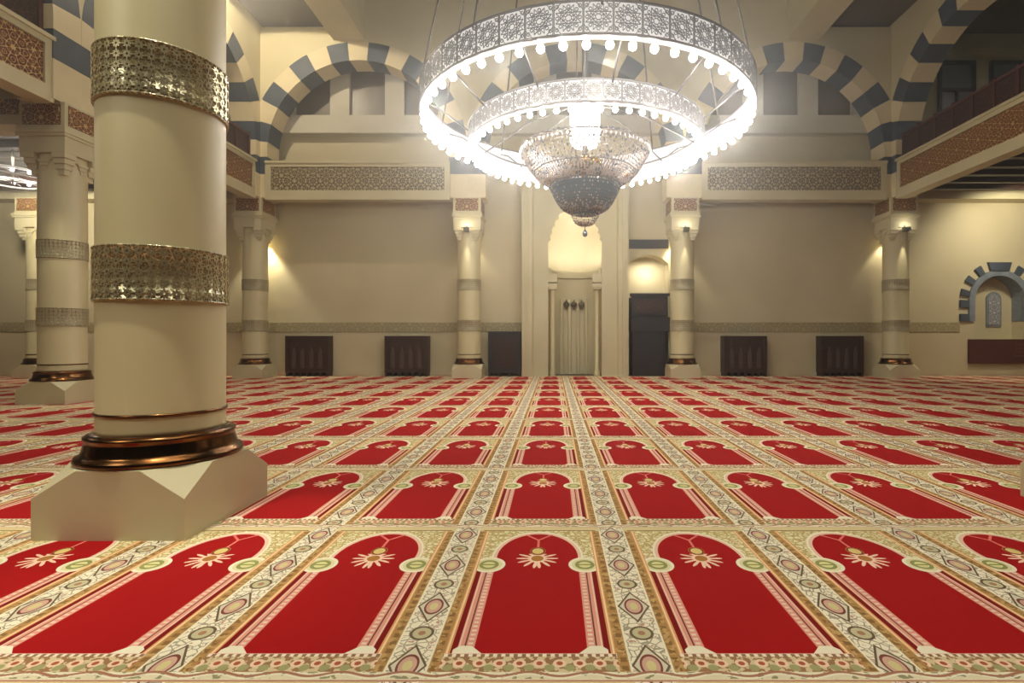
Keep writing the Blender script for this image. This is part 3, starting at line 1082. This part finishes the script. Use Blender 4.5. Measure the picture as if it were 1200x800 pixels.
# aisle wash on the right end wall
lamp('aisle_wash', 'SPOT', (11.6, 12.4, 4.55), 300, (1, .91, .68), (12.4, 14.4, 2.6), .2, 140, .6)
lamp('aisle_wash', 'SPOT', (-12.4, 12.0, 4.55), 330, (1, .92, .70), (-13.6, 14.4, 2.6), .2, 140, .6)

# ------------------------------------------------------------------ big chandelier
ZR1, R1 = 4.47, 2.72
ZR2, R2 = 4.05, 1.95
ch = empty('chandelier', (CHX, CHY, 0), 0, 'huge double-ring chandelier with glowing bulbs and a crystal bowl', 'chandelier')


def fret_panel(w_, h_):
    mb = MB()
    t = .010
    mb.box(-w_ / 2, w_ / 2, -.012, .0, 0, t * 1.6).box(-w_ / 2, w_ / 2, -.012, .0, h_ - t * 1.6, h_)
    mb.box(-w_ / 2, -w_ / 2 + t, -.012, .0, t, h_ - t).box(w_ / 2 - t, w_ / 2, -.012, .0, t, h_ - t)
    cx, cz = 0, h_ / 2
    rr = min(w_, h_) / 2 - .01
    th = .0075
    n = 16
    for q in (.22, .62):
        for k in range(n):
            a, b = 2 * PI * k / n, 2 * PI * (k + 1) / n
            mb.strip((cx + rr * q * math.cos(a), cz + rr * q * math.sin(a)), (cx + rr * q * math.cos(b), cz + rr * q * math.sin(b)), th, -.01, 0)
    for k in range(8):
        a = k * PI / 4 + PI / 8
        b = a + 3 * PI / 4
        mb.strip((cx + rr * math.cos(a), cz + rr * math.sin(a)), (cx + rr * math.cos(b), cz + rr * math.sin(b)), th, -.01, 0)
        mb.strip((cx + rr * .22 * math.cos(a), cz + rr * .22 * math.sin(a)), (cx + rr * .62 * math.cos(a), cz + rr * .62 * math.sin(a)), th, -.01, 0)
    for q, rad in [(PI / 4 * j_, .82) for j_ in range(8)] + [(PI / 4 + PI / 2 * j_, 1.18) for j_ in range(4)]:
        ox, oz = cx + rr * rad * math.cos(q), cz + rr * rad * math.sin(q)
        for k in range(6):
            a, b = PI / 3 * k, PI / 3 * (k + 1)
            mb.strip((ox + rr * .13 * math.cos(a), oz + rr * .13 * math.sin(a)), (ox + rr * .13 * math.cos(b), oz + rr * .13 * math.sin(b)), th, -.01, 0)
    for sx in (-1, 1):
        for sz in (-1, 1):
            mb.strip((sx * w_ / 2, cz + sz * h_ * .22), (sx * w_ * .22, cz + sz * h_ / 2), th, -.01, 0)
    return mb


def ring(R, z, npan, nb, bh, br, zoff):
    w_ = 2 * R * math.tan(PI / npan) * .985
    pm = fret_panel(w_, bh).mesh('fret_panel', GREYM)
    gm = MB().box(-w_ / 2, w_ / 2, .004, .008, .01, bh - .01).mesh('glass_backing', BACKL)
    for k in range(npan):
        a = 2 * PI * k / npan
        p = link('fret_panel', pm, ch, (R * math.cos(a), R * math.sin(a), z + zoff), a + PI / 2)
        link('glass_backing', gm, p)
    fr = MB().torus(R, .018, z + zoff, 96, 6).torus(R, .018, z + zoff + bh, 96, 6)
    link('ring_frame', fr.mesh('ring_frame', GREYM), ch)
    tr = MB().lathe([(R - .01, z + zoff - .005), (R - .05, z + zoff - .02), (R - .10, z + zoff - .01)], 96)
    link('glow_tray', tr.mesh('glow_tray', GLOWTRAY), ch)  # made-up tray under the band, added to carry the bulbs' glow
    bm = MB().lathe([(0, -br), (br * .5, -br * .87), (br * .87, -br * .5), (br, 0), (br * .8, br * .6), (br * .35, br * 1.2), (br * .3, br * 1.8)], 12).mesh('bulb', BULB)
    for k in range(nb):
        a = 2 * PI * (k + .5) / nb
        link('bulb', bm, ch, ((R - .05) * math.cos(a), (R - .05) * math.sin(a), z))


ring(R1, ZR1 + .05, 48, 60, .40, .052, .10)
ring(R2, ZR2 + .04, 48, 60, .30, .040, .08)
# arms from the centre to the rings
am = MB()
for k in range(12):
    a = 2 * PI * k / 12 + .13
    c_, s_ = math.cos(a), math.sin(a)
    am.tube([(.14 * c_, .14 * s_, 5.0), (1.0 * c_, 1.0 * s_, 4.86), (R2 * c_, R2 * s_, ZR2 + .38)], .014, 6)
    am.tube([(R2 * c_, R2 * s_, ZR2 + .38), ((R1 - .3) * c_, (R1 - .3) * s_, ZR1 + .30), (R1 * c_, R1 * s_, ZR1 + .42)], .014, 6)
link('arms', am.mesh('arms', GREYM), ch)
link('stem', MB().lathe([(0, 3.35), (.05, 3.35), (.05, 4.4), (.12, 4.5), (.05, 4.6), (.05, 4.9), (.16, 5.0), (.05, 5.15), (.04, TOP - .1), (.2, TOP)], 16).mesh('stem', GREYM), ch)
link('central_lamp', MB().lathe([(0, 4.28), (.20, 4.28), (.25, 4.36), (.25, 4.92), (.2, 5.0), (0, 5.0)], 20).mesh('central_lamp', LAMPC), ch)
# suspension cables
for k in range(10):
    a = 2 * PI * k / 10 + .33
    cb = MB().tube([(R1 * math.cos(a), R1 * math.sin(a), ZR1 + .5), (R1 * .45 * math.cos(a), R1 * .45 * math.sin(a), TOP)], .016, 6)
    link('cable', cb.mesh('cable', CABLE), ch)
# crystal bowl: hoops and strings
rnd = random.Random(3)


def strings(R0, z0, Ra, z1, n, beads, br, sag, mats_w):
    mb = MB()
    for k in range(n):
        a = 2 * PI * k / n
        for j in range(beads):
            t = j / (beads - 1)
            r = R0 + (Ra - R0) * t
            z = z0 + (z1 - z0) * t - sag * math.sin(PI * t)
            q = rnd.random()
            mi = 0 if q < mats_w[0] else (1 if q < mats_w[1] else (2 if q > .97 else 0))
            s = br * (.8 + .5 * rnd.random())
            mb.octa((r * math.cos(a), r * math.sin(a), z), s, s * 1.5, mi)
    return mb


RB = 1.10
zb = 4.17
link('crystal_strings', strings(RB, zb, .60, 3.62, 96, 18, .017, .10, (.6, .82)).mesh('crystal_strings', [CRYS, CRYSD, CRYSG]), ch, kind='stuff')
link('crystal_strings', strings(RB - .02, zb + .02, .25, 3.75, 72, 20, .017, .16, (.55, .8)).mesh('crystal_strings', [CRYS, CRYSD, CRYSG]), ch, kind='stuff')
dr = MB()
for k in range(84):
    a = 2 * PI * k / 84
    dr.octa((RB * math.cos(a), RB * math.sin(a), zb - .05), .018, .05)
link('crystal_fringe', dr.mesh('crystal_fringe', [CRYS]), ch, kind='stuff')
link('bowl_hoop', MB().torus(RB, .014, zb, 72, 6).torus(.60, .014, 3.60, 60, 6).torus(.86, .010, 3.80, 60, 6).mesh('bowl_hoop', GREYM), ch)
sb = MB().lathe([(.12, 4.0), (.02, 3.35), (.58, 3.58)][1:], 40)
link('smoky_strings', strings(.60, 3.58, .27, 3.16, 80, 14, .013, .10, (.25, .95)).mesh('smoky_strings', [CRYS, CRYSD, CRYSG]), ch, kind='stuff')
link('smoky_bowl', MB().lathe([(.58, 3.57), (.55, 3.45), (.46, 3.31), (.34, 3.20), (.26, 3.15), (.24, 3.14)], 40).mesh('smoky_bowl', mat('smoky_mesh', lin(84, 100, 114), .5, .15)), ch)
link('gilt_boss', MB().lathe([(0, 3.86), (.22, 3.88), (.30, 3.96), (.28, 4.02), (0, 4.04)], 24).mesh('gilt_boss', CRYSG), ch)
link('bowl_hoop', MB().torus(.26, .012, 3.14, 40, 6).mesh('bowl_hoop', GREYM), ch)
link('tassel_strings', strings(.25, 3.13, .09, 2.94, 36, 7, .012, .05, (.6, .8)).mesh('tassel_strings', [CRYS, CRYSD, CRYSG]), ch, kind='stuff')
link('finial', MB().lathe([(0, 2.73), (.035, 2.75), (.045, 2.79), (.03, 2.83), (.008, 2.86), (.008, 2.93), (.09, 2.95), (0, 2.96)], 14).mesh('finial', CRYSD), ch)
for k in range(12):
    a = 2 * PI * k / 12 + .05
    lamp('chandelier_bulb_light', 'POINT', (CHX + (R1 - .13) * math.cos(a), CHY + (R1 - .13) * math.sin(a), ZR1 - .10), 20, (1, .92, .76), None, .035)
for k in range(6):
    a = 2 * PI * k / 6 + .3
    lamp('chandelier_bulb_light', 'POINT', (CHX + (R2 - .13) * math.cos(a), CHY + (R2 - .13) * math.sin(a), ZR2 - .10), 14, (1, .92, .76), None, .035)
lamp('chandelier_core_light', 'POINT', (CHX, CHY, 4.15), 30, (1, .92, .76), None, .06)

# ------------------------------------------------------------------ small chandelier in the left aisle
sc = empty('aisle_chandelier', (-11.25, 11.0, 0), 0, 'small white double-ring chandelier hanging in the dark left aisle', 'chandelier')
link('upper_ring', MB().lathe([(.66, 4.40), (.66, 4.45), (.63, 4.45), (.63, 4.40), (.66, 4.40)], 40, smooth=False).mesh('upper_ring', mat('white_enamel_lit', (.9, .9, .9), .4, 0, (1, .97, .9), .25)), sc)
link('lower_ring', MB().torus(.45, .018, 4.24, 40, 8).mesh('lower_ring', bpy.data.materials['white_enamel_lit']), sc)
link('rod', MB().tube([(0, 0, 4.2), (0, 0, 4.93)], .02, 8).mesh('rod', GREYM), sc)
sp_ = MB()
for k in range(6):
    a = k * PI / 3
    sp_.tube([(0, 0, 4.45), (.64 * math.cos(a), .64 * math.sin(a), 4.43)], .01, 5)
    sp_.tube([(0, 0, 4.28), (.45 * math.cos(a), .45 * math.sin(a), 4.28)], .01, 5)
link('spokes', sp_.mesh('spokes', GREYM), sc)
bm = MB().torus(.0, .0, 0, 3, 3)
bb = MB().lathe([(0, -.03), (.026, -.015), (.03, 0), (.02, .025), (.008, .05)], 10).mesh('small_bulb', BULB)
for k in range(16):
    a = 2 * PI * k / 16
    link('bulb', bb, sc, (.64 * math.cos(a), .64 * math.sin(a), 4.37))

# ------------------------------------------------------------------ repeats share a group
GROUPS = {'arch': 'slate and cream striped arches', 'cabinet': 'dark cabinets along the far wall', 'parapet': 'gallery fronts with carved panels',
          'railing': 'wooden gallery railings', 'floodlight': 'floodlights on the lit column capitals'}
for o in COL.objects:
    if o.parent is None and o.get('category') in GROUPS:
        o['group'] = GROUPS[o['category']]
